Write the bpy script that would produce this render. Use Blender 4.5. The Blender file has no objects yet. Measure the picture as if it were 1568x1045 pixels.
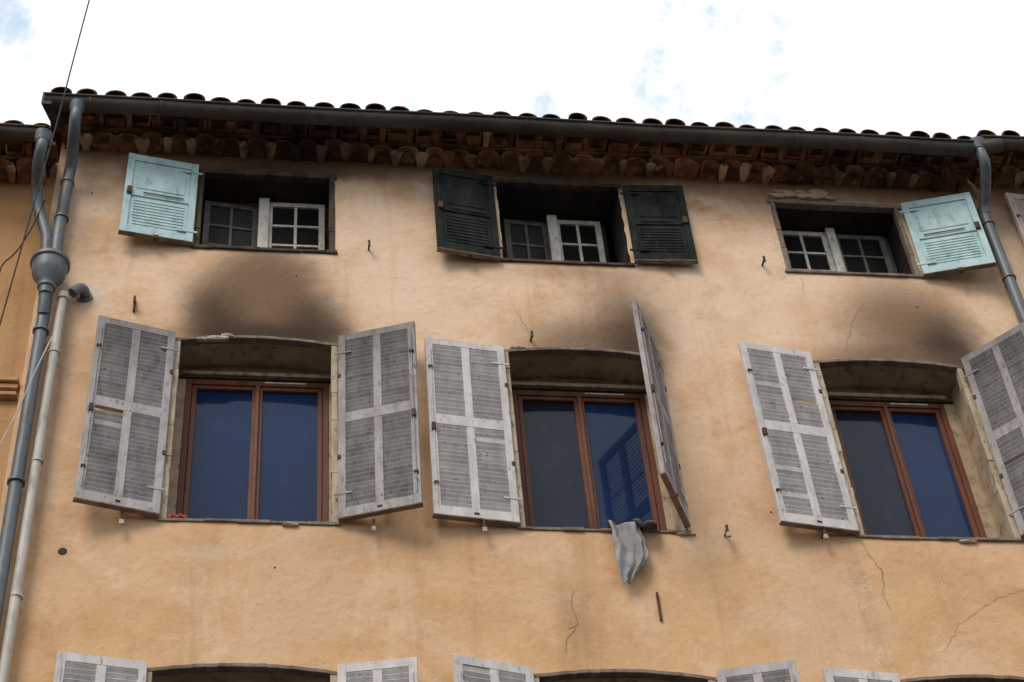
import bpy, bmesh, math, random
from mathutils import Vector, Matrix
random.seed(7)
R=random.uniform
scene=bpy.context.scene

# ---------------------------------------------------------------- materials
class NT:
    def __init__(s,name,rough=.85,spec=.2):
        s.mat=bpy.data.materials.new(name); s.mat.use_nodes=True
        s.nt=s.mat.node_tree; s.b=s.nt.nodes['Principled BSDF']
        s.b.inputs['Roughness'].default_value=rough
        s.b.inputs['Specular IOR Level'].default_value=spec
        g=s.nt.nodes.new('ShaderNodeNewGeometry'); s.pos=g.outputs['Position']
        s.sep=None
    def link(s,a,b):
        if isinstance(a,(int,float)): b.default_value=a
        elif isinstance(a,tuple): b.default_value=(a[0],a[1],a[2],1) if len(b.default_value)==4 else a[:3]
        else: s.nt.links.new(a,b)
    def m(s,op,a,b=0.0,c=None,clamp=False):
        n=s.nt.nodes.new('ShaderNodeMath'); n.operation=op; n.use_clamp=clamp
        s.link(a,n.inputs[0]); s.link(b,n.inputs[1])
        if c is not None: s.link(c,n.inputs[2])
        return n.outputs[0]
    def noise(s,scale,detail=4,rough=.6,stretch=None,off=0,dist=0):
        v=s.nt.nodes.new('ShaderNodeMapping'); s.link(s.pos,v.inputs[0])
        if stretch: v.inputs['Scale'].default_value=stretch
        v.inputs['Location'].default_value=(off,off*.7,off*.3)
        n=s.nt.nodes.new('ShaderNodeTexNoise'); s.nt.links.new(v.outputs[0],n.inputs['Vector'])
        n.inputs['Scale'].default_value=scale; n.inputs['Detail'].default_value=detail
        n.inputs['Roughness'].default_value=rough; n.inputs['Distortion'].default_value=dist
        return n.outputs[0]
    def ramp(s,v,a,b):
        n=s.nt.nodes.new('ShaderNodeMapRange'); n.interpolation_type='SMOOTHSTEP'
        s.link(v,n.inputs[0]); n.inputs[1].default_value=a; n.inputs[2].default_value=b
        return n.outputs[0]
    def mix(s,f,a,b,mode='MIX'):
        n=s.nt.nodes.new('ShaderNodeMix'); n.data_type='RGBA'; n.blend_type=mode
        s.link(f,n.inputs[0]); s.link(a,n.inputs[6]); s.link(b,n.inputs[7])
        return n.outputs[2]
    def xyz(s):
        if not s.sep:
            n=s.nt.nodes.new('ShaderNodeSeparateXYZ'); s.link(s.pos,n.inputs[0]); s.sep=n.outputs
        return s.sep
    def color(s,c): s.link(c,s.b.inputs['Base Color'])
    def bump(s,h,st=.3,d=.01):
        n=s.nt.nodes.new('ShaderNodeBump'); n.inputs['Strength'].default_value=st; n.inputs['Distance'].default_value=d
        s.link(h,n.inputs['Height']); s.nt.links.new(n.outputs[0],s.b.inputs['Normal'])

def weathered(name,c1,c2,dirt,amt=.5,scale=6,rough=.8,spec=.2,stretch=(1,1,1),bump=.3,soot=None,metal=0,peel=None):
    t=NT(name,rough,spec)
    c=t.mix(t.ramp(t.noise(scale,4,.6,stretch,3),.35,.65),c1,c2)
    n2=t.noise(scale*2.6,6,.72,stretch,11)
    c=t.mix(t.m('MULTIPLY',t.ramp(n2,.50,.70),amt),c,dirt)
    if peel: c=t.mix(t.ramp(n2,.385,.36),c,peel)
    if soot:
        z=t.xyz()[2]; s=t.ramp(t.m('ADD',z,t.m('MULTIPLY',n2,.5)),soot[0],soot[1])
        c=t.mix(t.m('MULTIPLY',s,soot[2]),c,(.03,.025,.022))
    t.color(c); t.b.inputs['Metallic'].default_value=metal
    t.bump(t.noise(scale*6,3,.7,stretch),bump,.004)
    return t.mat

def plaster(name,up,low,stains=(),light=(),zr=(9.6,13.6),streak=.35):
    t=NT(name,.92,.1)
    x,y,z=t.xyz()[0],t.xyz()[1],t.xyz()[2]
    big=t.noise(.55,3,.55,off=5); med=t.noise(2.3,5,.65,off=2); fine=t.noise(16,5,.7)
    grad=t.ramp(t.m('ADD',z,t.m('MULTIPLY',t.m('SUBTRACT',big,.5),5.0)),zr[0],zr[1])
    c=t.mix(grad,low,up)
    c=t.mix(t.m('MULTIPLY',t.ramp(med,.38,.68),.55),c,(low[0]*.84,low[1]*.77,low[2]*.70))
    n3=t.noise(1.2,7,.66,off=31,dist=.6)
    c=t.mix(t.m('MULTIPLY',t.ramp(n3,.52,.62),.30),c,(up[0]*1.06,up[1]*1.12,up[2]*1.2))
    c=t.mix(t.m('MULTIPLY',t.ramp(n3,.43,.31),.60),c,(low[0]*.74,low[1]*.63,low[2]*.53))
    # hand-trowelled repair patches with hard borders
    pt=t.noise(.85,4,.5,off=71,dist=.3)
    c=t.mix(t.m('MULTIPLY',t.ramp(pt,.575,.590),.22),c,(up[0]*.92,up[1]*.96,up[2]*1.02))
    st=t.noise(1.7,5,.68,(2.8,1,.22),off=9)
    c=t.mix(t.m('MULTIPLY',t.ramp(st,.52,.72),streak),c,(low[0]*.60,low[1]*.53,low[2]*.48))
    fl=t.ramp(t.noise(3.2,7,.74,off=47,dist=.8),.625,.64)
    c=t.mix(t.m('MULTIPLY',fl,.28),c,(.66,.54,.42))
    c=t.mix(t.m('MULTIPLY',t.ramp(fine,.52,.72),.24),c,(.30,.18,.10))
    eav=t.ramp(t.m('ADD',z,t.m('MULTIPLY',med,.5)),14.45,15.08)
    c=t.mix(t.m('MULTIPLY',eav,.88),c,(.20,.10,.045))  # eaves shadow painted into the plaster as a dark band at the top
    dx=t.m('ADD',t.m('MULTIPLY',t.m('SUBTRACT',n3,.5),.36),t.m('MULTIPLY',t.m('SUBTRACT',fine,.5),.10))
    dz=t.m('MULTIPLY',t.m('SUBTRACT',med,.5),.30)
    X=t.m('ADD',x,dx); Zz=t.m('ADD',z,dz)
    def g(cx,cz,sx,sz,p=1.0,flare=0.):
        w=sx
        if flare: w=t.m('MAXIMUM',t.m('MULTIPLY',t.m('ADD',t.m('MULTIPLY',t.m('SUBTRACT',cz,Zz),flare),1.0),sx),.05)
        a=t.m('POWER',t.m('ABSOLUTE',t.m('DIVIDE',t.m('SUBTRACT',X,cx),w)),2.0)
        b=t.m('POWER',t.m('ABSOLUTE',t.m('DIVIDE',t.m('SUBTRACT',Zz,cz),sz)),2.0)
        s=t.m('POWER',t.m('ADD',a,b),p)
        return t.m('POWER',2.71828,t.m('MULTIPLY',s,-1.0))
    for (cx,cz,sx,sz,k,p,col) in light:
        c=t.mix(t.m('MULTIPLY',g(cx,cz,sx,sz,p),k),c,col)
    for q in stains:
        cx,cz,sx,sz,k,p,col=q[:7]
        c=t.mix(t.m('MULTIPLY',g(cx,cz,sx,sz,p,q[7] if len(q)>7 else 0.),k,clamp=True),c,col)
    t.color(c)
    h=t.m('ADD',t.m('MULTIPLY',med,1.0),t.m('MULTIPLY',fine,.25))
    h=t.m('ADD',h,t.m('MULTIPLY',fl,-.12))
    t.bump(h,.65,.032)
    return t.mat

SOOT=(.040,.025,.016); SOOT2=(.125,.075,.044)
M={}
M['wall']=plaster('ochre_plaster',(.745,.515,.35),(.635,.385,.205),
  stains=[(-.03,12.98,.53,.80,.88,2.4,SOOT2,.30),(-.46,12.72,.24,.46,.80,1.4,SOOT),(.38,12.68,.25,.38,.80,1.4,SOOT),(-.03,12.56,.64,.19,.82,1.5,SOOT),
          (2.50,12.60,.58,.32,.82,1.4,SOOT2),(2.84,12.72,.26,.50,.86,1.3,SOOT),(2.70,13.15,.35,.42,.38,1,SOOT2),
          (5.06,12.92,.58,.60,.80,1.7,SOOT2,.3),(5.38,12.68,.30,.42,.88,1.3,SOOT),(4.75,12.56,.62,.15,.70,1.3,SOOT2),
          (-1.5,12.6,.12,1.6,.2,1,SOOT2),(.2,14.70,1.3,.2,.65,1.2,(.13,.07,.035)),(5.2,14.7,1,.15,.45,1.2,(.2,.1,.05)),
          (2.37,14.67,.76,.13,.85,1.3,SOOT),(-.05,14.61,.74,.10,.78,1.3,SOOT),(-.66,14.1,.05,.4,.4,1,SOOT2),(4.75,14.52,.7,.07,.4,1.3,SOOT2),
          (.7,10.5,.5,.15,.2,1,SOOT2),(2.1,9.9,.12,.35,.28,1,SOOT2),(2.3,13.45,.6,.12,.3,1,SOOT2)],
  light=[(-1.3,12.95,.09,.1,.5,1.5,(.6,.52,.45)),(-.35,10.42,.13,.09,.5,2,(.58,.46,.34)),(.75,14.0,.35,.25,.35,1,(.60,.47,.36)),
         (3.6,13.0,.7,.6,.35,1,(.80,.61,.46)),(1.2,13.2,.55,.5,.35,1,(.80,.61,.45)),(4.0,13.9,.4,.3,.3,1,(.78,.58,.42))])
M['wallL']=plaster('orange_plaster',(.46,.25,.115),(.55,.315,.155),zr=(9,14),streak=.6)
M['wallR']=plaster('cream_plaster',(.62,.46,.31),(.5,.36,.22))
M['reveal']=weathered('reveal_plaster',(.46,.35,.235),(.34,.24,.15),(.09,.06,.04),.75,4,bump=.4)
M['head']=weathered('stained_head_board',(.29,.19,.105),(.18,.11,.06),(.05,.033,.02),.8,4,bump=.4)
M['revealdark']=weathered('sooty_reveal',(.045,.036,.03),(.03,.024,.02),(.015,.012,.01),.6,5)
M['brown']=weathered('brown_window_wood',(.165,.055,.026),(.115,.037,.017),(.05,.02,.01),.6,6,.55,.3,(1,1,.2),.1)
M['darkwood']=weathered('charred_wood',(.04,.028,.022),(.09,.06,.042),(.015,.012,.01),.7,8,.8,.2,(1,1,.3))
M['greywood']=weathered('grey_timber',(.24,.185,.145),(.15,.11,.085),(.05,.04,.03),.6,8,.85,.2,(1,1,.3))
M['cream']=weathered('worn_cream_paint',(.50,.41,.31),(.36,.27,.18),(.12,.08,.05),.8,9,.8,.2,(1,1,.4),.4,peel=(.2,.14,.1))
M['white']=weathered('white_casement_paint',(.70,.64,.55),(.54,.48,.40),(.20,.15,.11),.75,9,.6,.3,(1,1,.4),.2,peel=(.28,.22,.16))
M['greycase']=weathered('grey_casement_paint',(.19,.17,.145),(.13,.11,.09),(.05,.04,.03),.6,9,.6,.3)
LV=(1.4,1.4,.5)
M['shutA']=weathered('grey_mauve_shutter_paint',(.38,.345,.335),(.285,.255,.245),(.11,.085,.07),.6,7,.75,.25,LV,.3,soot=(12.05,13.1,.5),peel=(.19,.14,.11))
M['shutB']=weathered('pale_grey_shutter_paint',(.62,.575,.555),(.51,.465,.445),(.22,.18,.15),.5,7,.75,.25,LV,.3,peel=(.30,.24,.20))
M['shutC']=weathered('warm_grey_shutter_paint',(.45,.41,.40),(.34,.305,.295),(.14,.11,.09),.6,6,.75,.25,LV,.3,soot=(12.0,13.1,.5),peel=(.20,.15,.12))
M['pinksh']=weathered('pink_grey_shutter_paint',(.50,.40,.36),(.40,.32,.29),(.2,.15,.12),.5,7)
M['blue']=weathered('light_blue_shutter_paint',(.47,.60,.595),(.37,.51,.505),(.15,.19,.17),.6,6,.75,.2,(1,1,.5),.3,peel=(.55,.57,.52))
M['green']=weathered('dark_green_shutter_paint',(.026,.029,.026),(.015,.017,.016),(.06,.052,.042),.6,6,.85,.08,(1,1,.5),.3)
M['zinc']=weathered('weathered_zinc',(.15,.158,.165),(.09,.10,.112),(.06,.042,.028),.7,5,.5,.45,(1,1,.4),.15,metal=.15)
M['gutter']=weathered('gutter_metal',(.090,.074,.062),(.055,.044,.036),(.03,.02,.014),.6,4,.65,.2,(.5,1,1),.15,metal=0)
M['pvc']=weathered('pale_pvc',(.52,.47,.41),(.40,.36,.31),(.2,.15,.1),.6,4,.5,.3,(1,1,.4),.05)
M['iron']=weathered('rusty_iron',(.06,.04,.03),(.1,.055,.035),(.02,.015,.01),.5,20)
M['black']=weathered('cable_rubber',(.03,.03,.03),(.05,.045,.04),(.02,.02,.02),.3,10)
M['cloth']=weathered('grey_cloth',(.34,.33,.32),(.25,.24,.235),(.13,.12,.11),.5,6,.95,.05)
M['red']=weathered('red_fabric',(.5,.09,.06),(.4,.06,.04),(.2,.04,.03),.5,9)
M['brick']=weathered('broken_masonry',(.48,.33,.22),(.38,.24,.15),(.5,.4,.3),.7,12,bump=.8)
M['crack']=weathered('crack_shadow',(.26,.16,.09),(.34,.22,.13),(.14,.09,.06),.5,15)

def glass(name,c1,c2,rough=.06,spec=.30):
    t=NT(name,rough,spec); n=t.noise(.9,2,.5,off=4)
    c=t.mix(t.ramp(n,.3,.7),c1,c2)
    t.color(t.mix(t.m('MULTIPLY',t.ramp(t.noise(7,5,.7,off=9),.5,.8),.25),c,(.07,.07,.08)))
    t.bump(t.noise(1.3,1,.5),.06,.05); return t.mat
M['glass']=glass('sky_painted_glass',(.008,.018,.058),(.012,.032,.095))  # blue sky reflection painted into the base colour of the panes
M['glassd']=glass('dark_window_glass',(.011,.011,.020),(.015,.018,.034))
M['glassk']=glass('black_window_glass',(.006,.006,.006),(.02,.018,.016),.2,.12)
M['glassg']=glass('grey_window_glass',(.02,.019,.017),(.06,.056,.05),.35,.2)  # lighter, rougher grey panes

def tilemat(name,k=1.0,sat=1.0,soot=1.):
    t=NT(name,.9,.1)
    at=t.nt.nodes.new('ShaderNodeAttribute'); at.attribute_name='tint'
    c=t.mix(at.outputs['Fac'],(.22*k,.088*k*sat,.045*k*sat),(.42*k,.195*k*sat,.10*k*sat))
    c=t.mix(t.m('MULTIPLY',t.ramp(t.noise(4,5,.7,off=3),.40,.60),.85),c,(.075*k,.034*k,.022*k))
    c=t.mix(t.m('MULTIPLY',t.ramp(t.noise(9,4,.7,off=13),.56,.66),.6),c,(.50*k,.34*k,.21*k))
    mort=t.mix(t.ramp(t.noise(3.1,3,.6,off=33),.40,.60),(.62*k,.43*k,.26*k),(.22*k,.12*k,.07*k))
    c=t.mix(t.ramp(at.outputs['Fac'],1.5,1.6),c,mort)
    x=t.xyz()[0]
    s=t.m('POWER',2.71828,t.m('MULTIPLY',t.m('POWER',t.m('ABSOLUTE',t.m('DIVIDE',t.m('SUBTRACT',x,.1),1.0)),2.),-1.))
    s2=t.m('POWER',2.71828,t.m('MULTIPLY',t.m('POWER',t.m('ABSOLUTE',t.m('DIVIDE',t.m('SUBTRACT',x,5.2),.8)),2.),-1.))
    s=t.m('MULTIPLY',t.m('MAXIMUM',s,t.m('MULTIPLY',s2,.85)),t.ramp(t.noise(2.5,3,.6,off=8),.25,.5))
    c=t.mix(t.m('MULTIPLY',s,.82*soot),c,(.022,.016,.012))
    t.color(c); t.bump(t.noise(25,4,.7),.5,.006); return t.mat
M['tile']=tilemat('terracotta_eave_tile',1.0); M['roof']=tilemat('roof_tile',.36,1.3)

# ---------------------------------------------------------------- mesh helper
class MB:
    def __init__(s): s.v=[];s.f=[];s.mi=[];s.t=[]
    def add(s,vs,fs,mi=0,tint=0.,M4=None):
        o=len(s.v)
        for v in vs:
            v=Vector(v); s.v.append(M4@v if M4 else v); s.t.append(tint)
        for f in fs: s.f.append([i+o for i in f]); s.mi.append(mi)
    def box(s,x0,x1,y0,y1,z0,z1,mi=0,M4=None,tint=0.,j=0):
        vs=[(x,y,z) for x in (x0,x1) for y in (y0,y1) for z in (z0,z1)]
        if j: vs=[(a+R(-j,j),b+R(-j,j),c+R(-j,j)) for a,b,c in vs]
        s.add(vs,[(0,1,3,2),(4,6,7,5),(0,4,5,1),(2,3,7,6),(0,2,6,4),(1,5,7,3)],mi,tint,M4)
    def tube(s,pts,r,n=12,mi=0,caps=True,M4=None):
        pts=[Vector(p) for p in pts]; rs=r if isinstance(r,(list,tuple)) else [r]*len(pts)
        vs=[];fs=[]; up=None
        for i,p in enumerate(pts):
            d=(pts[min(i+1,len(pts)-1)]-pts[max(i-1,0)]).normalized()
            if up is None: up=d.orthogonal().normalized()
            up=(up-d*up.dot(d)).normalized(); sd=d.cross(up)
            for k in range(n):
                a=2*math.pi*k/n; vs.append(p+(up*math.cos(a)+sd*math.sin(a))*rs[i])
        for i in range(len(pts)-1):
            for k in range(n):
                fs.append((i*n+k,i*n+(k+1)%n,(i+1)*n+(k+1)%n,(i+1)*n+k))
        if caps: fs.append(tuple(range(n-1,-1,-1))); fs.append(tuple((len(pts)-1)*n+k for k in range(n)))
        s.add(vs,fs,mi,0,M4)
    def obj(s,name,mats,parent=None,smooth=False,bevel=0):
        me=bpy.data.meshes.new(name); me.from_pydata([tuple(v) for v in s.v],[],s.f)
        for m in mats: me.materials.append(M[m] if isinstance(m,str) else m)
        for p,i in zip(me.polygons,s.mi): p.material_index=i; p.use_smooth=smooth
        at=me.attributes.new('tint','FLOAT','POINT'); at.data.foreach_set('value',s.t)
        bm=bmesh.new(); bm.from_mesh(me); bmesh.ops.recalc_face_normals(bm,faces=bm.faces); bm.to_mesh(me); bm.free()
        o=bpy.data.objects.new(name,me); scene.collection.objects.link(o)
        if parent: o.parent=parent
        if smooth:
            md=o.modifiers.new('es','EDGE_SPLIT'); md.split_angle=math.radians(40)
        if bevel:
            md=o.modifiers.new('bv','BEVEL'); md.width=bevel; md.segments=1; md.limit_method='ANGLE'
        return o
def empty(name):
    o=bpy.data.objects.new(name,None); scene.collection.objects.link(o); return o
def smooth_path(pts,n=6):
    P=[Vector(p) for p in pts]; P=[P[0]*2-P[1]]+P+[P[-1]*2-P[-2]]; out=[]
    for i in range(1,len(P)-2):
        for k in range(n):
            t=k/n; a,b,c,d=P[i-1:i+3]
            out.append(.5*((2*b)+(-a+c)*t+(2*a-5*b+4*c-d)*t*t+(-a+3*b-3*c+d)*t**3))
    out.append(P[-2]); return out

# ---------------------------------------------------------------- facade
def loop_for(x0,x1,z0,z1,rise=0,jit=.004):
    pts=[]
    def seg(a,b,n):
        for i in range(n):
            t=i/n; pts.append((a[0]+(b[0]-a[0])*t,a[1]+(b[1]-a[1])*t))
    seg((x0,z0),(x1,z0),18); seg((x1,z0),(x1,z1),18)
    n=20
    for i in range(n):
        t=i/n; x=x1+(x0-x1)*t; pts.append((x,z1+rise*4*t*(1-t)))
    seg((x0,z1),(x0,z0),18)
    return [(x+R(-jit,jit),z+R(-jit,jit)) for x,z in pts]

def facade(name,x0,x1,z0,z1,holes,mats,parent):
    bm=bmesh.new(); allE=[]
    def mk(loop):
        vs=[bm.verts.new((x,0,z)) for x,z in loop]
        es=[bm.edges.new((vs[i],vs[(i+1)%len(vs)])) for i in range(len(vs))]
        allE.extend(es); return vs
    mk([(x0,z0),(x1,z0),(x1,z1),(x0,z1)])
    hv=[(mk(h[0]),h[1],h[2]) for h in holes]
    bmesh.ops.triangle_fill(bm,use_beauty=True,use_dissolve=False,edges=allE)
    for f in bm.faces:
        f.material_index=0
        f.normal_update()
        if f.normal.y>0: f.normal_flip()
    for vs,dep,mi in hv:
        b=[bm.verts.new((v.co.x,dep,v.co.z)) for v in vs]
        for i in range(len(vs)):
            j=(i+1)%len(vs); f=bm.faces.new((vs[i],vs[j],b[j],b[i])); f.material_index=mi
    D=7
    q=[((x0,0,z0),(x0,D,z0),(x0,D,z1),(x0,0,z1)),((x1,0,z0),(x1,D,z0),(x1,D,z1),(x1,0,z1)),((x0,D,z0),(x1,D,z0),(x1,D,z1+2.1),(x0,D,z1+2.1))]
    for c in q: bm.faces.new([bm.verts.new(p) for p in c])
    me=bpy.data.meshes.new(name); bm.to_mesh(me); bm.free()
    for m in mats: me.materials.append(M[m])
    o=bpy.data.objects.new(name,me); scene.collection.objects.link(o); o.parent=parent
    return o

main=empty('apartment_building')
X0,X1=-1.75,6.02
cols=[(-.68,.51),(1.78,2.96),(4.21,5.39)]
holes=[]
A=[(-.60,.49,13.59,14.53,.30),(1.85,2.89,13.58,14.59,.40),(4.20,5.31,13.59,14.48,.32)]
for a in A: holes.append((loop_for(*a[:4],jit=.006),a[4],2))
rows=[(10.69,12.49),(7.6,9.40),(4.5,6.3)]
for zi,(za,zb) in enumerate(rows):
    for c in cols: holes.append((loop_for(c[0],c[1],za,zb,.06),.32,1))
gf=[(-.6,.45,.12,2.5),(1.5,3.2,.9,2.6),(4.0,5.6,.9,2.6)]
for g_ in gf: holes.append((loop_for(*g_,.08),.32,1))
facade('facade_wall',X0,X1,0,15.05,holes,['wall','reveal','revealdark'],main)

# --- brown windows
def brown_window(name,x0,x1,c0,c1,z0,z1,y=.30,g1='glass',g2='glass'):
    b=MB(); xm=(x0+x1)/2; fw=.042
    b.box(x0,x0+fw,y,y+.06,z0,z1); b.box(x1-fw,x1,y,y+.06,z0,z1)
    b.box(x0+fw,x1-fw,y,y+.06,z1-.05,z1); b.box(x0+fw,x1-fw,y,y+.06,z0-.04,z0+.05)
    for (a,c,mi) in ((x0+fw+.003,xm-.003,2),(xm+.003,x1-fw-.003,3)):
        s=.036; zb=z0+.053; zt=z1-.053; yy=y+.012
        b.box(a,a+s,yy,yy+.04,zb,zt);b.box(c-s,c,yy,yy+.04,zb,zt)
        b.box(a+s,c-s,yy,yy+.04,zb,zb+.05);b.box(a+s,c-s,yy,yy+.04,zt-.035,zt)
        b.add([(a+s-.002,yy+.028,zb+.04),(c-s+.002,yy+.028,zb+.04),(c-s+.002,yy+.028,zt-.03),(a+s-.002,yy+.028,zt-.03)],[(0,1,2,3)],mi)
    b.box(xm+.05,xm+.36,y-.006,y+.004,z1-.026,z1-.012,4)
    b.box(xm-.014,xm+.014,y-.012,y+.011,z0+.05,z1-.05)
    if x0-c0>.01: b.box(c0-.05,x0-.002,y+.004,y+.07,z0-.04,z1+.003,6)
    if c1-x1>.01: b.box(x1+.002,c1+.05,y+.004,y+.07,z0-.04,z1+.003,6)
    b.box(x0-.16,x1+.16,y+.012,y+.07,z1+.006,z1+.30,1)
    b.box(x0-.08,x1+.08,y-.012,y+.011,z1+.010,z1+.026,5)  # dark strip painted in for the shaded gap line above the frame
    b.box(x0-.03,x1+.03,y-.02,y+.011,z1+.04,z1+.075,6)
    b.obj(name,['brown','head',g1,g2,'white','darkwood','reveal'],main,bevel=.003)
wx=[(-.595,.468),(1.862,2.90),(4.32,5.30)]
for (za,zb) in rows:
    for i,(a,c) in enumerate(wx):
        brown_window('brown_casement_window',a,c,cols[i][0],cols[i][1],za-.01,za+1.68,.28,'glassd' if i>0 else 'glass','glass')

# --- small attic casements
def casement(name,x0,x1,z0,z1,y,mat,mir=False,ang=0,nc=2,nr=3,gm='glassk',s=.05):
    b=MB(); m4=Matrix.Translation((x0 if not mir else x1,y,0))@Matrix.Rotation(ang,4,'Z')
    w=x1-x0; o=0 if not mir else -w
    b.box(o,o+s,0,.04,z0,z1,0,m4);b.box(o+w-s,o+w,0,.04,z0,z1,0,m4)
    b.box(o+s,o+w-s,0,.04,z0,z0+.07,0,m4);b.box(o+s,o+w-s,0,.04,z1-.05,z1,0,m4)
    iw=w-2*s; ih=z1-z0-.12
    for i in range(1,nc):
        x=o+s+iw*i/nc; b.box(x-.012,x+.012,.003,.035,z0+.07,z1-.05,0,m4)
    for j in range(1,nr):
        z=z0+.07+ih*j/nr; b.box(o+s,o+w-s,.005,.033,z-.012,z+.012,0,m4)
    b.add([(o+s-.003,.02,z0+.065),(o+w-s+.003,.02,z0+.065),(o+w-s+.003,.02,z1-.045),(o+s-.003,.02,z1-.045)],[(0,1,2,3)],1,0,m4)
    return b.obj(name,[mat,gm],main,bevel=.002)
def attic_frame(name,x0,x1,z0,z1,y,mat,mw=.05):
    b=MB(); f=.035
    b.box(x0-.03,x0+f,y+.045,y+.11,z0,z1);b.box(x1-f,x1+.03,y+.045,y+.11,z0,z1)
    b.box(x0+f,x1-f,y+.045,y+.11,z1-.03,z1+.05);b.box(x0+f,x1-f,y+.045,y+.11,z0-.03,z0+.03)
    b.box(x0-.05,x1+.05,y+.5,y+.52,z0-.1,z1+.1,1)
    for xx in (x0-.045,x1+.03): b.box(xx,xx+.015,y+.11,y+.5,z0-.1,z1+.1,1)
    b.obj(name,[mat,'revealdark'],main,bevel=.003)
attic_frame('attic_window_frame',-.58,.46,13.6,14.52,.25,'darkwood')
casement('attic_casement',-.56,-.11,13.63,14.49,.25,'greycase',ang=.12,gm='glassg')
casement('attic_casement',-.05,.43,13.63,14.49,.24,'white',s=.05)
attic_frame('attic_window_frame',1.93,2.80,13.6,14.57,.345,'darkwood')
casement('attic_casement',1.95,2.33,13.63,14.54,.345,'greycase',ang=.08,gm='glassg')
casement('attic_casement',2.375,2.78,13.63,14.54,.33,'white',s=.05)
attic_frame('attic_window_frame',4.25,5.27,13.6,14.47,.27,'greycase')
casement('attic_casement',4.27,4.735,13.63,14.44,.26,'white',s=.05)
casement('attic_casement',4.79,5.25,13.63,14.44,.275,'greycase')
b=MB(); b.box(-.115,-.03,.205,.238,13.62,14.5); b.box(2.315,2.40,.295,.328,13.62,14.56); b.box(4.725,4.80,.222,.256,13.62,14.46)
b.obj('meeting_stiles',['white'],main,bevel=.004)

def surround(name,x0,x1,z0,z1,mat,w=.035,top=True,sides=True,bot=True,yo=-.012):
    b=MB()
    if sides:
        for (xa,xb) in ((x0-.01,x0+w-.01),(x1-w+.01,x1+.01)):
            z=z0
            while z<z1-.01:
                h=min(R(.2,.5),z1-z); b.box(xa,xb,yo,.05,z,z+h-.002,j=.003); z+=h
    def run(za,zb,yy):
        x=x0-.03
        while x<x1+.02:
            l=min(R(.15,.4),x1+.03-x); b.box(x,x+l-.001,yy,.052,za,zb,j=.004); x+=l
    if top: run(z1-.006,z1+w,yo-.004)
    if bot: run(z0-w*.7,z0+.004,yo-.008)
    b.obj(name,[mat],main,bevel=.004)
surround('attic_surround',-.60,.49,13.59,14.53,'darkwood',.045)
surround('attic_surround',1.85,2.89,13.58,14.59,'darkwood',.04,sides=False)
surround('attic_surround',4.20,5.31,13.59,14.48,'greywood',.04)

for (za,zb) in rows:
    for ci,(c0,c1) in enumerate(cols):
        b=MB()
        for (a,c) in ((c0-.012,c0+.035),(c1-.035,c1+.012)):
            z=za
            while z<zb-.02:
                h=min(R(.25,.6),zb-z); b.box(a+R(-.004,.004),c+R(-.004,.004),-.012+R(-.003,.003),.05,z,z+h-.002,j=.002); z+=h
        n=16
        for i in range(n):  # timber edge strip, its dark tone drawing the lintel's shadow line
            t0=i/n;t1=(i+1)/n; xa=c0-.02+(c1-c0+.04)*t0; xb=c0-.02+(c1-c0+.04)*t1
            za_=zb+.06*4*t0*(1-t0)+R(-.003,.003); zb_=zb+.06*4*t1*(1-t1)+R(-.003,.003); w=.022
            b.add([(xa,-.014,za_-w),(xb,-.014,zb_-w),(xb,-.014,zb_+.008),(xa,-.014,za_+.008),(xa,.05,za_-w),(xb,.05,zb_-w),(xb,.05,zb_+.008),(xa,.05,za_+.008)],
                  [(0,1,2,3),(0,4,5,1),(3,2,6,7),(4,7,6,5),(0,3,7,4),(1,5,6,2)],1)
        x=c0-.03
        while x<c1+.03:
            l=min(R(.1,.28),c1+.03-x)
            if l<.02: break
            b.box(x,x+l,-.016+R(-.006,.004),.3,za-.022+R(-.004,.004),za+.003+R(-.003,.003),1); x+=l
        b.obj('opening_trim',['cream','greywood'],main,bevel=.003)

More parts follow.
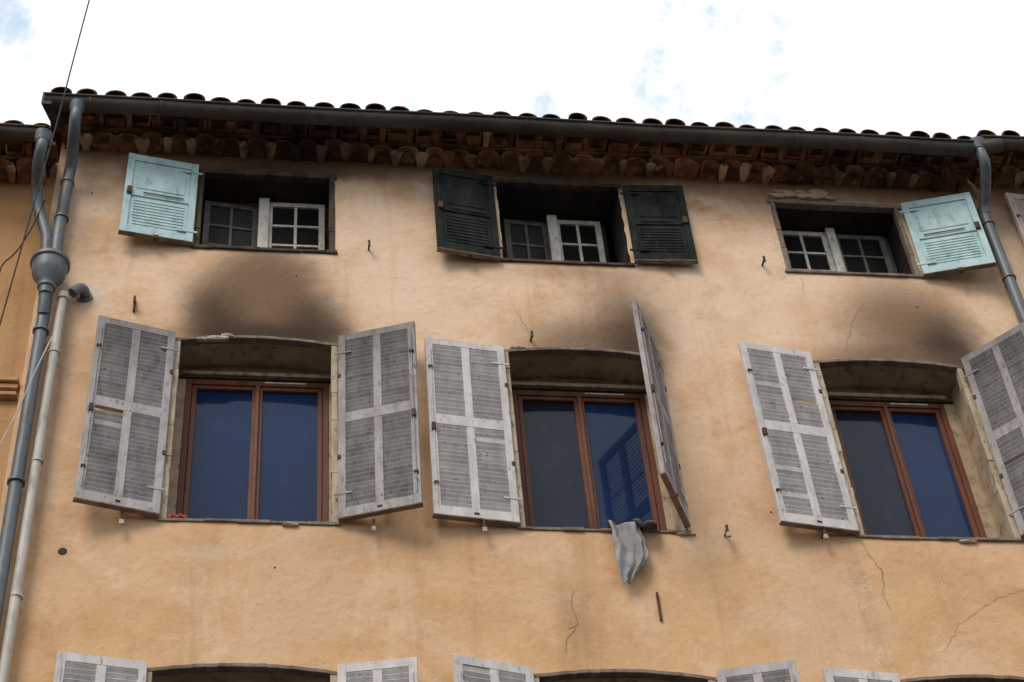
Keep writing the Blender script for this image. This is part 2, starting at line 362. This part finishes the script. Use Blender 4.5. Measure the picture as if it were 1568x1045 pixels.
# ---------------------------------------------------------------- shutters
def shutter(name,hx,hy,ox,oy,z0,z1,mat,parent,kind='louvre',sag=None):
    w=math.hypot(ox-hx,oy-hy); ang=math.atan2(oy-hy,ox-hx)
    if sag is None: sag=R(-.005,.008)
    m4=Matrix.Translation((hx,hy,z0))@Matrix.Rotation(ang,4,'Z')@Matrix.Rotation(sag,4,'Y')
    out=-1 if math.cos(ang)>0 else 1
    if abs(math.cos(ang))<.5: out=1
    h=z1-z0; b=MB(); T=.018; s=.055
    def bx(x0,x1,y0,y1,a,c,mi=0,tilt=None):
        mm=m4
        if tilt:
            zc=(a+c)/2; mm=m4@Matrix.Translation((0,0,zc))@Matrix.Rotation(tilt,4,'X'); a-=zc;c-=zc
        b.box(x0,x1,y0,y1,a,c,mi,mm)
    bx(0,s,-T,T,0,h); bx(w-s,w,-T,T,0,h)
    if kind=='louvre':
        bx(s,w-s,-T+.001,T-.001,0,.085); bx(s,w-s,-T+.001,T-.001,h-.07,h)
        zm=h*.52; bx(s,w-s,-T+.001,T-.001,zm-.05,zm+.05)
        for (a,c) in ((.085,zm-.05),(zm+.05,h-.07)):
            bx(w/2-.030,w/2+.030,-T+.002,T-.002,a,c)
            n=int((c-a)/.042)
            for i in range(n):
                z=a+(c-a)*(i+.5)/n
                for (xa,xb) in ((s-.004,w/2-.028),(w/2+.028,w-s+.004)):
                    if random.random()<.002: continue
                    bx(xa,xb,-.022,.022,z-.004,z+.004,0,out*math.radians(57)+R(-.07,.07)+(.3 if random.random()<.02 else 0))
        bx(-.004,w+.004,-T-.004,T+.004,-.014,-.001,1)
        for zz in (.22,h-.2):
            bx(-.03,.10,out*T-.004,out*T+.004,zz-.010,zz+.010,0)
        yb=out*(T+.010)
        b.tube([m4@Vector((w-.03,yb,.1)),m4@Vector((w-.03,yb,h-.12))],.005,6,0)
        bx(w-.045,w-.015,yb-.012,yb+.012,zm-.13,zm-.06,2)
        bx(w-.045,w-.012,yb-.008,yb+.008,.28,.3,2); bx(w-.045,w-.012,yb-.008,yb+.008,h-.34,h-.32,2)
        bx(w*.47,w*.53,out*T-.006,out*T+.006,.03,.045,2)
        bx(-.006,.02,-T-.006,T+.006,h*.3,h*.3+.04,2); bx(-.006,.02,-T-.006,T+.006,h*.75,h*.75+.04,2)
    else:
        bx(s,w-s,-T+.001,T-.001,0,.08); bx(s,w-s,-T+.001,T-.001,h-.08,h); zm=h*.5
        bx(s,w-s,-T+.001,T-.001,zm-.035,zm+.035)
        bx(s,w-s,-.006,.006,.08,zm-.035); bx(s,w-s,-.006,.006,zm+.035,h-.08)
        bx(s+.04,w-s-.04,-.012,.012,zm+.07,h-.115)
        n=9
        for i in range(n):
            z=.10+(zm-.17)*(i+.5)/n; bx(s+.03,w-s-.03,-.011,.011,z-.008,z+.008,0,out*.35)
        bx(-.004,w+.004,-T-.004,T+.004,-.012,-.001,1)
        for zz in (.12,h-.12): bx(-.03,.13,out*T-.005,out*T+.005,zz-.012,zz+.012,0)
        yb=out*(T+.01); bx(w-.06,w-.02,yb-.01,yb+.01,zm-.03,zm+.05,2)
        b.box(.10,w-.15,yb-.004,yb+.004,zm-.004,zm+.006,2,m4)
        bx(w*.5-.02,w*.5+.02,out*T-.02,out*T+.02,-.05,-.01,2)
    return b.obj(name,[mat,'greywood','iron'],parent,bevel=.002)

shutter('louvred_shutter',-.69,-.03,-1.25,-.17,10.70,12.53,'shutC',main)
shutter('louvred_shutter',.525,-.03,1.085,-.21,10.70,12.55,'shutA',main)
shutter('louvred_shutter',1.775,-.03,1.17,-.10,10.70,12.50,'shutB',main)
shutter('louvred_shutter',2.965,-.03,2.70,-.56,10.72,12.52,'shutA',main,sag=0)
shutter('louvred_shutter',4.195,-.03,3.61,-.12,10.70,12.56,'shutB',main)
shutter('louvred_shutter',5.40,-.03,5.80,-.45,10.70,12.55,'shutA',main)
shutter('panelled_shutter',-.62,-.03,-1.185,-.12,13.585,14.58,'blue',main,'blue')
shutter('panelled_shutter',1.82,-.03,1.31,-.11,13.55,14.61,'green',main,'panel')
shutter('panelled_shutter',2.92,-.035,3.43,-.06,13.59,14.57,'green',main,'panel')
shutter('panelled_shutter',5.335,-.03,5.905,-.19,13.57,14.50,'blue',main,'blue')
for zz in (7.61,4.51):
    for (hx,ox,oy,mt) in ((-.69,-1.24,-.12,'shutB'),(.52,1.02,-.12,'shutB'),(1.775,1.25,-.16,'shutB'),(2.97,3.47,-.16,'shutC'),(4.2,3.68,-.08,'shutB'),(5.4,5.92,-.12,'shutB')):
        shutter('louvred_shutter',hx,-.03,ox,oy,zz,zz+1.83,mt,main)

# ---------------------------------------------------------------- eaves
def genoise(name,x0,x1,zb,parent,pitch=.213,proj=(-.15,-.30)):
    b=MB()
    for row,(yf,z,off) in enumerate(((proj[0],zb-.015,0.),(proj[1],zb+.100,.5))):
        yb=0. if row==0 else proj[0]+.02
        n=int((x1-x0)/pitch)+1; x=x0-off*pitch
        for i in range(n+1):
            cx=x+pitch*(i+.5)+R(-.016,.016); zz=z+R(-.013,.008); yy=yf+R(-.026,.016)
            rf=.090+R(-.010,.005); rb=.070; K=10; th=.018; ti=R(0,1)
            if cx-rf<x0-.05 or cx+rf>x1+.05: continue
            vs=[];fs=[]; tw=R(-.012,.012)
            for (rr,yv,dx) in ((rf,yy,tw),(rb,yb+.03,0)):
                for ra in (rr,rr-th):
                    for k in range(K+1):
                        a=math.pi*k/K; vs.append((cx+dx+ra*math.cos(a),yv,zz+ra*math.sin(a)*.92))
            q=K+1
            for k in range(K):
                fs+= [(k,k+1,q+k+1,q+k),(k,2*q+k,2*q+k+1,k+1),(q+k,q+k+1,3*q+k+1,3*q+k)]
            fs+=[(0,q,3*q,2*q),(K,2*q+K,3*q+K,q+K)]
            b.add(vs,fs,0,ti)
            md=R(.06,.11); rr=rf-th-.006
            vs=[(cx,yy+md,zz+.0)]+[(cx+rr*math.cos(math.pi*k/K),yy+md,zz+rr*math.sin(math.pi*k/K)*.9) for k in range(K+1)]
            b.add(vs,[(0,k+1,k+2) for k in range(K)],0,R(.0,.4))
            if yb+.03>yy+md+.01:
                b.add([(cx-rr,yy+md,zz+.002),(cx+rr,yy+md,zz+.002),(cx+rb-th,yb+.03,zz+.002),(cx-rb+th,yb+.03,zz+.002)],[(0,1,2,3)],0,R(.1,.9))
            px=cx+pitch/2+R(-.014,.014); w1=R(.022,.066) if row==0 else R(.016,.036); pale=2. if random.random()<(.60 if row==0 else .10) else R(0,.9)
            hz=R(.012,.040); dz=R(.002,.022)
            b.add([(px-w1,yy+.004,zz-dz),(px+w1,yy+.004,zz-dz-R(-.008,.008)),(px+.02,yb+.02,zz-.014),(px-.02,yb+.02,zz-.014),
                   (px-w1*R(.2,.6),yy+.004,zz+hz),(px+w1*R(.2,.6),yy+.004,zz+hz),(px+.02,yb+.02,zz+.06),(px-.02,yb+.02,zz+.06)],
                  [(0,1,2,3),(0,4,5,1),(0,3,7,4),(1,5,6,2),(4,7,6,5)],0,pale)
        x=x0
        while x<x1-.02:
            l=min(R(.24,.36),x1-x); b.box(x,x+l-.003,yf-.018+R(-.012,.012),.25,z+.086,z+.108+R(0,.002),0,None,R(0,1)); x+=l
    b.obj(name,['tile'],parent)

def roof(name,x0,x1,zt,parent,pitch=.213,yf=-.43):
    b=MB(); sl=.3; n=int((x1-x0)/pitch)
    for i in range(n+1):
        cx=x0+pitch*(i+.5)
        if cx>x1: break
        ys=R(-.02,.01); zs=R(-.008,.007)
        for c in range(12):
            jx=R(-.010,.010); y0=yf+ys+c*.36+(R(-.02,.02)); y1=y0+.44; r0=.080+R(-.005,.004); r1=.066; K=8; th=.014
            lift=R(0,.006)+zs; vs=[];fs=[]
            for (rr,yv,dz) in ((r0,y0,.018+lift),(r1,y1,0)):
                zz=zt+(yv-yf)*sl+dz
                for ra in (rr,rr-th):
                    for k in range(K+1):
                        a=math.pi*k/K; vs.append((cx+jx+ra*math.cos(a)*1.08,yv,zz+ra*math.sin(a)*.95))
            q=K+1
            for k in range(K): fs+=[(k,k+1,q+k+1,q+k),(k,2*q+k,2*q+k+1,k+1),(q+k,q+k+1,3*q+k+1,3*q+k)]
            b.add(vs,fs,0,R(0,1))
    b.add([(x0,yf+.03,zt-.03),(x1,yf+.03,zt-.03),(x1,7,zt+(7-yf)*sl-.03),(x0,7,zt+(7-yf)*sl-.03),
           (x0,yf+.03,zt-.055),(x1,yf+.03,zt-.055),(x1,7,zt+(7-yf)*sl-.055),(x0,7,zt+(7-yf)*sl-.055)],
          [(0,1,2,3),(4,7,6,5),(0,4,5,1),(1,5,6,2),(0,3,7,4)],0,.3)
    b.obj(name,['roof'],parent,smooth=True)

def gutter(name,x0,x1,z,y,parent,r=.068,slope=0.):
    b=MB(); K=12; N=int((x1-x0)/.35)+2
    prof=[(-r-.012,.012),(-r-.014,.0)]+[(-r*math.cos(math.pi*k/K),-r*math.sin(math.pi*k/K)) for k in range(K+1)]+[(r,.03)]
    rows_=[]
    for i in range(N+1):
        x=x0+(x1-x0)*i/N; wv=.008*math.sin(i*.7)+R(-.003,.003)
        rows_.append([(x,y+p[0],z+p[1]+wv+slope*(x-x0)) for p in prof])
    vs=[p for r_ in rows_ for p in r_]; q=len(prof)
    fs=[(i*q+k,i*q+k+1,(i+1)*q+k+1,(i+1)*q+k) for i in range(N) for k in range(q-1)]
    b.add(vs,fs)
    for e in (0,N): b.add(rows_[e],[tuple(range(q))])
    b.tube([(p[0][0],y-r-.008,p[0][2]-.006) for p in rows_],.010,8)
    x=x0+.35
    while x<x1:
        pr=[(x,y-(r+.004)*math.cos(math.pi*k/10),z+slope*(x-x0)-(r+.004)*math.sin(math.pi*k/10)) for k in range(11)]
        for k in range(10):
            a,c=Vector(pr[k]),Vector(pr[k+1]); b.add([a,c,c+Vector((.022,0,0)),a+Vector((.022,0,0))],[(0,1,2,3)])
        x+=.58+R(-.05,.05)
    b.obj(name,['gutter'],parent,smooth=True)

genoise('eave_tile_courses',X0,X1+.0,14.785,main)
roof('tiled_roof',X0-.10,X1+.02,14.920,main)
gutter('eave_gutter',-1.86,5.93,14.79,-.45,main,.071)
b=MB(); b.box(X0,X1,-.33,.3,14.997,15.012); b.box(X0-.1,X1,-.37,-.335,14.86,14.95)
b.obj('eave_board',['darkwood'],main)
b=MB(); b.add([(-1.88,-.50,14.70),(-1.88,-.50,14.86),(-1.80,-.2,14.95),(-1.78,-.2,14.72),(-1.80,-.50,14.70),(-1.80,-.5,14.86),(-1.72,-.2,14.95),(-1.72,-.2,14.72)],
 [(0,1,2,3),(4,7,6,5),(0,4,5,1),(0,3,7,4),(1,5,6,2)])
b.obj('gutter_end_box',['gutter'],main)

# ---------------------------------------------------------------- neighbours
nl=empty('neighbouring_building')
o=facade('facade_wall',-9,X0-.004,0,14.62,[(loop_for(-3.9,-2.9,z,z+1.7),.25,1) for z in (11.0,8,5,2)],['wallL','reveal'],nl); o.location.y=.03
b=MB()
for z in (11.0,8,5,2): b.box(-3.88,-2.92,.2,.24,z+.02,z+1.68,0)
for z in (11.0,8,5,2):
    b.box(-3.90,-2.90,.16,.199,z,z+.05,1);b.box(-3.44,-3.38,.16,.199,z+.05,z+1.7,1)
b.obj('window_panes',['glassd','white'],nl)
b=MB(); b.box(-9,-1.765,-.02,.03,11.9,11.95,j=0); b.box(-9,-1.765,-.045,.03,11.953,11.99); b.box(-9,-1.765,-.03,.03,11.82,11.86)
b.obj('string_course',['wallL'],nl,bevel=.006)
genoise('eave_tile_courses',-8.9,X0-.05,14.34,nl)
roof('tiled_roof',-9,X0-.06,14.46,nl)
gutter('eave_gutter',-9,-1.80,14.33,-.47,nl,.062)
nr=empty('neighbouring_building')
o=facade('facade_wall',X1+.004,13,0,15.15,[(loop_for(7.0,7.9,z,z+1.5),.25,1) for z in (13.0,10.0,7,4)],['wallR','reveal'],nr); o.location.y=.02
b=MB()
for z in (13.0,10.0,7,4): b.box(7.02,7.88,.2,.24,z+.02,z+1.48,0); b.box(7.42,7.48,.16,.199,z,z+1.5,1)
b.obj('window_panes',['glassd','white'],nr)
shutter('louvred_shutter',6.97,-.02,6.30,-.08,13.0,14.66,'pinksh',nr)
genoise('eave_tile_courses',X1+.05,12.9,14.90,nr)
roof('tiled_roof',X1+.02,13,15.02,nr)
gutter('eave_gutter',6.02,13,14.885,-.45,nr,.06)

# ---------------------------------------------------------------- pipes
def collars(b,x,y,zs,r,mi=0):
    for z in zs:
        b.tube([(x,y,z-.012),(x,y,z+.012)],r*1.22,14,mi); b.box(x-.012,x+.012,y,.01,z-.01,z+.01,mi)
PX=-1.655
b=MB()
b.tube(smooth_path([(-1.60,-.45,14.74),(-1.60,-.45,14.60),(-1.605,-.36,14.50),(-1.62,-.18,14.40),(-1.635,-.10,14.28),(-1.64,-.09,14.0),(-1.645,-.09,13.5),(PX+.03,-.10,13.12)],6),.047,16)
b.tube([(-1.60,-.45,14.76),(-1.60,-.45,14.68)],[.075,.052],16)
collars(b,-1.64,-.09,(14.2,13.75),.047)
b.obj('downpipe',['zinc'],main,smooth=True)
b=MB()
b.tube(smooth_path([(-1.82,-.47,14.29),(-1.82,-.47,14.16),(-1.84,-.38,14.08),(-1.85,-.2,14.0),(-1.83,-.12,13.85),(-1.76,-.10,13.62),(-1.72,-.10,13.45),(PX-.05,-.10,13.12)],6),.045,16)
b.tube([(-1.82,-.47,14.31),(-1.82,-.47,14.22)],[.08,.055],16)
b.obj('downpipe',['zinc'],nl,smooth=True)
b=MB()
prof=[(13.13,.13),(13.12,.148),(13.085,.15),(13.075,.135),(13.0,.128),(12.96,.12),(12.90,.075),(12.86,.06),(12.85,.068),(12.82,.068),(12.81,.055),(12.75,.05)]
b.tube([(PX,-.17,z) for z,_ in prof],[r for _,r in prof],24)
b.obj('rainwater_hopper',['zinc'],main,smooth=True)
b=MB(); b.tube(smooth_path([(PX,-.17,12.8),(PX,-.13,12.6),(PX,-.10,12.4),(PX,-.10,8),(PX,-.10,4),(PX,-.10,.1)],5),.047,16)
collars(b,PX,-.10,(12.42,10.9,9.4,7.5,5.5,3.5,1.5),.05)
b.obj('downpipe',['zinc'],main,smooth=True)
b=MB(); wxp=-1.535
b.tube(smooth_path([(-1.39,.02,12.93),(-1.39,-.05,12.94),(-1.42,-.09,12.93),(-1.47,-.10,12.86)],5),.04,14)
b.tube([(-1.39,-.004,12.93),(-1.39,-.02,12.93)],.06,16)
b.obj('overflow_elbow',['zinc'],main,smooth=True)
b=MB()
b.tube([(wxp,-.10,12.84),(wxp,-.10,12.78)],.045,14)
b.tube([(wxp,-.10,12.80),(wxp-.005,-.10,11.0),(wxp-.01,-.10,8),(wxp-.01,-.10,.1)],.034,14)
collars(b,wxp,-.10,(12.2,11.1,9.9,8.5,6,3),.034)
b.obj('pvc_pipe',['pvc'],main,smooth=True)
b=MB(); RX=6.03
b.tube(smooth_path([(5.99,-.45,14.84),(6.0,-.45,14.70),(6.02,-.40,14.60),(6.04,-.2,14.46),(6.03,-.10,14.34),(RX,-.09,14.0),(RX,-.09,10),(RX,-.09,5),(RX,-.09,.1)],5),.047,16)
b.tube([(5.99,-.45,14.86),(5.99,-.45,14.76)],[.085,.055],16)
collars(b,RX,-.09,(14.2,13.5,11.5,9,7,5,3),.047)
b.obj('downpipe',['zinc'],main,smooth=True)
b=MB(); b.tube([(6.0,-.45,14.80),(6.2,-.45,14.86)],.066,14); b.obj('gutter_joint',['gutter'],nr,smooth=True)

# ---------------------------------------------------------------- ironwork, cracks
b=MB()
def peg(x,z,h=.07,pale=True):
    b.box(x-.007,x+.007,-.07,.01,z-.007,z+.007,0); b.box(x-.009,x+.009,-.083,-.07,z-h*.6,z+h*.5,0)
    if pale: b.box(x-.014,x+.014,-.092,-.068,z-h*.6-.035,z-h*.6,1,j=.003)
for x,z in ((-.93,10.64),(.76,10.63),(1.52,10.65),(3.23,10.66),(3.93,10.66)): peg(x,z)
for x,z in ((-1.01,12.85),(.77,13.63),(3.99,13.64),(2.0,12.62)): peg(x,z,.06,False)
b.box(2.668,2.682,-.02,.005,9.88,10.12,0)
b.box(-1.02,-1.005,-.03,.005,12.78,12.92,0)
b.tube([(-1.3,-.004,10.38),(-1.3,.004,10.38)],.030,14,2)  # flat dark disc painted in for a shaded hole in the wall
for x,z in ((.1,10.28),(.2,13.28),(3.6,10.9),(-1.45,14.2),(5.2,13.2)):
    b.tube([(x,-.004,z),(x,.004,z)],.007,8,2)
b.obj('wall_ironwork',['iron','cream','revealdark'],main)

b=MB()
def crack(pts,w=.005):
    P=[]
    for i in range(len(pts)-1):
        a=Vector((pts[i][0],0,pts[i][1]));c=Vector((pts[i+1][0],0,pts[i+1][1])); n=max(2,int((c-a).length/.03))
        for k in range(n): P.append(a.lerp(c,k/n)+Vector((R(-.008,.008),0,R(-.008,.008))))
    P.append(Vector((pts[-1][0],0,pts[-1][1])))
    L=len(P)
    for i in range(L-1):
        d=(P[i+1]-P[i]).normalized(); s=Vector((-d.z,0,d.x)); w0=w*.7*(.3+.7*math.sin(math.pi*(i+.2)/L))*R(.4,1.2)
        y=Vector((0,-.003,0)); b.add([P[i]-s*w0/2+y,P[i]+s*w0/2+y,P[i+1]+s*w0/2+y,P[i+1]-s*w0/2+y],[(0,1,2,3)])
crack([(4.2,10.66),(4.25,10.5),(4.31,10.35),(4.27,10.15),(4.29,10.0)],.009)
crack([(5.45,10.28),(5.1,10.15),(4.75,9.9),(4.62,9.7),(4.45,9.6)],.005)
crack([(2.1,10.14),(2.08,9.98),(2.11,9.85),(2.03,9.72),(2.0,9.6)],.011)
crack([(2.11,9.85),(2.04,9.8)],.008)
crack([(4.77,13.25),(4.68,13.1),(4.6,12.95),(4.52,12.72),(4.48,12.6)],.006)
crack([(1.85,13.2),(1.9,13.0),(2.0,12.7),(1.98,12.56)],.004)
crack([(4.3,13.55),(4.28,13.3)],.004)
b.obj('wall_cracks',['crack'],main)
b=MB()
def rock(x,z,sx,sz,y=-.015,mi=0):
    n=10; ring=[(x+sx*math.cos(2*math.pi*k/n)*R(.7,1.1),R(-.006,.004)+y,z+sz*math.sin(2*math.pi*k/n)*R(.7,1.1)) for k in range(n)]
    back=[(p[0],.01,p[2]) for p in ring]; vs=ring+back+[(x,y-.012,z)]
    fs=[(k,(k+1)%n,n+(k+1)%n,n+k) for k in range(n)]+[(k,(k+1)%n,2*n) for k in range(n)]
    b.add(vs,fs,mi)
for x,z,sx,sz in ((4.27,14.565,.08,.035),(4.38,14.58,.07,.035),(4.50,14.57,.08,.035),(4.63,14.61,.10,.06),(4.60,14.56,.09,.025),(4.33,14.615,.10,.025),(4.48,14.62,.06,.025),(4.73,14.56,.05,.02)): rock(x,z,sx,sz,-.03)
for x,z,sx,sz in ((-.38,12.515,.09,.024),(-.30,12.545,.06,.02),(1.9,12.53,.06,.015),(2.95,10.66,.08,.012),(.2,10.66,.07,.014),(5.0,10.655,.08,.014),(-.5,12.50,.05,.014)): rock(x,z,sx,sz,-.018,1)
b.obj('broken_masonry',['brick','cream'],main)

# ---------------------------------------------------------------- cloth and rag, cables
def cloth(name,rows_,mat,parent=None,nx=30):
    b=MB(); P=[]
    for j,(xl,xr,y,z,amp,sk) in enumerate(rows_):
        for i in range(nx+1):
            t=i/nx; ph=t*7.5+math.sin(j*.30)*.5+.6*math.sin(t*5+j*.1)
            P.append((xl+(xr-xl)*t+.006*math.sin(j*.9+t*4), y-amp*(.5+.5*math.sin(ph*1.5))-amp*.35*math.sin(ph*2.9+j*.25+1), z+sk*t+amp*.5*math.sin(ph*.9+1)+ .010*math.sin(t*9+j*.4)))
    q=nx+1; fs=[(j*q+i,j*q+i+1,(j+1)*q+i+1,(j+1)*q+i) for j in range(len(rows_)-1) for i in range(nx)]
    b.add(P,fs)
    o=b.obj(name,[mat],parent,smooth=False)
    for p in o.data.polygons: p.use_smooth=True
    md=o.modifiers.new('s','SOLIDIFY'); md.thickness=.006
    md=o.modifiers.new('sub','SUBSURF'); md.levels=1; md.render_levels=1
    return o
rw=[]
for j in range(28):
    t=j/27
    if t<.18: u=t/.18; rw.append((2.40,2.66-.04*u,.10-.155*u,10.725+.01*math.sin(u*3),.012,0))
    else:
        u=(t-.18)/.82; k=max(0,(u-.8)/.2)
        rw.append((2.40+.01*u+.03*k,2.61+.03*math.sin(u*2.2)-.10*k,-.055-.015*math.sin(u*3),10.715-.61*u,.020+.024*u,.15*u*u))
cl=cloth('hanging_cloth',rw,'cloth')
rw=[(2.58,2.78-.008*j,.08-.028*j,10.745-.002*j-.020*max(0,j-4),.020,0) for j in range(9)]
cloth('cloth_fold',rw,'cloth',cl)
b=MB()
for i in range(5):
    cx=-.62+i*.025; b.tube([(cx-.04,R(-.01,.04),10.695),(cx,R(-.02,.02),10.715+R(0,.01)),(cx+.04,R(-.01,.04),10.698)],[.006,.016,.006],8)
b.obj('red_rag',['red'],smooth=True)

b=MB(); b.tube(smooth_path([(-1.35,-.9,19.5),(-1.62,-.60,16.1),(-1.71,-.60,14.34),(-1.78,-.60,13.2),(-1.86,-.60,11.9),(-2.05,-.5,9.4),(-2.2,-.06,7.6)],6),.007,6)
b.tube([(-2.2,-.06,7.6),(-2.2,-.04,.2)],.006,6)
b.obj('overhead_cable',['black'])
b=MB(); b.tube(smooth_path([(-1.78,-.15,13.9),(-1.86,-.14,13.5),(-2.0,-.1,13.2),(-2.4,-.05,12.9),(-5,-.04,12.8)],6),.006,6)
b.tube(smooth_path([(-1.56,-.16,12.3),(-1.63,-.2,11.9),(-1.75,-.2,11.3),(-1.95,-.15,10.7),(-2.2,-.05,10.2),(-2.2,-.04,8)],6),.005,6,1)
b.obj('wall_cable',['black','pvc'],nl)

# ---------------------------------------------------------------- ground floor infill, ground
b=MB(); b.box(-.58,.43,.26,.31,.12,2.6,0)
for (a,c) in ((-.5,-.1),(-.05,.35)):
    for (z0,z1) in ((.3,1.1),(1.2,2.3)): b.box(a,c,.235,.259,z0,z1,0)
b.obj('entrance_door',['greywood'],main,bevel=.006)
b=MB()
for g_ in gf[1:]:
    b.box(g_[0],g_[1],.27,.3,.9,2.72,1)
    for k in range(4):
        x=g_[0]+(g_[1]-g_[0])*k/3; b.box(x-.03,x+.03,.24,.269,.9,2.7,0)
b.obj('shop_windows',['brown','glassd'],main)
t=NT('asphalt',.9,.2); c=t.mix(t.ramp(t.noise(1.5,5,.7),.35,.65),(.045,.045,.047),(.065,.062,.06)); t.color(c); t.bump(t.noise(60,3,.7),.4,.004); M['asphalt']=t.mat
t=NT('limestone_paving',.85,.2)
br=t.nt.nodes.new('ShaderNodeTexBrick'); t.link(t.pos,br.inputs['Vector']); br.inputs['Scale'].default_value=1.6
br.inputs['Color1'].default_value=(.36,.32,.26,1);br.inputs['Color2'].default_value=(.30,.26,.21,1);br.inputs['Mortar'].default_value=(.15,.12,.1,1)
t.color(br.outputs[0]); M['paving']=t.mat
b=MB(); b.add([(-400,-400,0),(400,-400,0),(400,400,0),(-400,400,0)],[(0,1,2,3)]); b.obj('ground',['asphalt'])
b=MB(); b.box(-60,60,-1.6,-.001,.004,.13); b.obj('sidewalk',['paving'],bevel=.015)

# ---------------------------------------------------------------- world, sun
SD=Vector((-.45,-.72,.85)).normalized()
elev=math.asin(SD.z); az=math.atan2(SD.x,SD.y)
w=bpy.data.worlds.new('World'); scene.world=w; w.use_nodes=True; nt=w.node_tree
bg=nt.nodes['Background']; bg.inputs[1].default_value=.12
sky=nt.nodes.new('ShaderNodeTexSky'); sky.sky_type='NISHITA'; sky.sun_disc=False; sky.sun_elevation=elev; sky.sun_rotation=az
sky.air_density=1.2; sky.dust_density=1.5
tc=nt.nodes.new('ShaderNodeTexCoord')
def mth(op,a,b_=0.,cl=False):
    n=nt.nodes.new('ShaderNodeMath'); n.operation=op; n.use_clamp=cl
    for i,v in enumerate((a,b_)):
        if isinstance(v,(int,float)): n.inputs[i].default_value=v
        else: nt.links.new(v,n.inputs[i])
    return n.outputs[0]
def nz(scale,loc,det=6,ro=.58,dist=.3,st=(1,1,1)):
    mp=nt.nodes.new('ShaderNodeMapping'); mp.inputs['Location'].default_value=loc; mp.inputs['Scale'].default_value=st; nt.links.new(tc.outputs['Generated'],mp.inputs[0])
    n=nt.nodes.new('ShaderNodeTexNoise'); n.inputs['Scale'].default_value=scale; n.inputs['Detail'].default_value=det; n.inputs['Roughness'].default_value=ro
    n.inputs['Distortion'].default_value=dist; nt.links.new(mp.outputs[0],n.inputs['Vector']); return n.outputs[0]
def lobe(d,k):
    d=Vector(d).normalized(); n=nt.nodes.new('ShaderNodeVectorMath'); n.operation='DOT_PRODUCT'
    nt.links.new(tc.outputs['Generated'],n.inputs[0]); n.inputs[1].default_value=d
    return mth('POWER',2.71828,mth('MULTIPLY',mth('SUBTRACT',n.outputs['Value'],1.),k))
n1=nz(21,(1.3,.2,.7),9,.62,.15)
sep=nt.nodes.new('ShaderNodeSeparateXYZ'); nt.links.new(tc.outputs['Generated'],sep.inputs[0])
bias=mth('ADD',mth('MULTIPLY',lobe((.205,.55,.81),380),.30),mth('MULTIPLY',lobe((.295,.568,.768),1100),.26))
bias=mth('ADD',bias,mth('MULTIPLY',lobe((.15,.54,.83),1500),.10))
bias=mth('ADD',bias,mth('MULTIPLY',lobe((-.13,.535,.835),900),.18))
v=mth('ADD',mth('MULTIPLY',mth('SUBTRACT',n1,.5),1.7),bias)
mr=nt.nodes.new('ShaderNodeMapRange'); mr.interpolation_type='SMOOTHSTEP'; mr.inputs[1].default_value=.10; mr.inputs[2].default_value=.50
nt.links.new(v,mr.inputs[0])
mr2=nt.nodes.new('ShaderNodeMapRange'); mr2.interpolation_type='SMOOTHSTEP'; mr2.inputs[1].default_value=.1; mr2.inputs[2].default_value=-.5; nt.links.new(sep.outputs[1],mr2.inputs[0])
blue=mth('MAXIMUM',mth('MULTIPLY',mr.outputs[0],.80),mth('MULTIPLY',mr2.outputs[0],.5))
mx=nt.nodes.new('ShaderNodeMix'); mx.data_type='RGBA'; nt.links.new(blue,mx.inputs[0])
mx.inputs[6].default_value=(10.2,10.1,10.1,1)
mb=nt.nodes.new('ShaderNodeMix'); mb.data_type='RGBA'; mb.inputs[0].default_value=.8; nt.links.new(sky.outputs[0],mb.inputs[6]); mb.inputs[7].default_value=(4.6,6.5,8.2,1)
nt.links.new(mb.outputs[2],mx.inputs[7]); nt.links.new(mx.outputs[2],bg.inputs[0])
sl=bpy.data.lights.new('sun','SUN'); sl.energy=2.2; sl.angle=math.radians(25); sl.color=(1,.93,.84)
so=bpy.data.objects.new('sun',sl); scene.collection.objects.link(so); so.rotation_euler=(-SD).to_track_quat('-Z','Y').to_euler()

# ---------------------------------------------------------------- camera
f=2995.
Zc=Vector((-273,-2752,f)).normalized(); Xc=Vector((24016,878,f)).normalized(); Yc=Zc.cross(Xc); Xc=Yc.cross(Zc)
right=Vector((Xc.x,Yc.x,Zc.x)); up=-Vector((Xc.y,Yc.y,Zc.y)); back=-Vector((Xc.z,Yc.z,Zc.z))
cam=bpy.data.cameras.new('camera'); cam.lens=36*f/1568; cam.sensor_width=36; cam.clip_end=2000
co=bpy.data.objects.new('camera',cam); scene.collection.objects.link(co)
m=Matrix((right,up,back)).transposed().to_4x4(); m.translation=Vector((0,-10,1.6)); co.matrix_world=m
scene.camera=co
scene.view_settings.view_transform='Standard'; scene.view_settings.look='None'; scene.view_settings.exposure=0
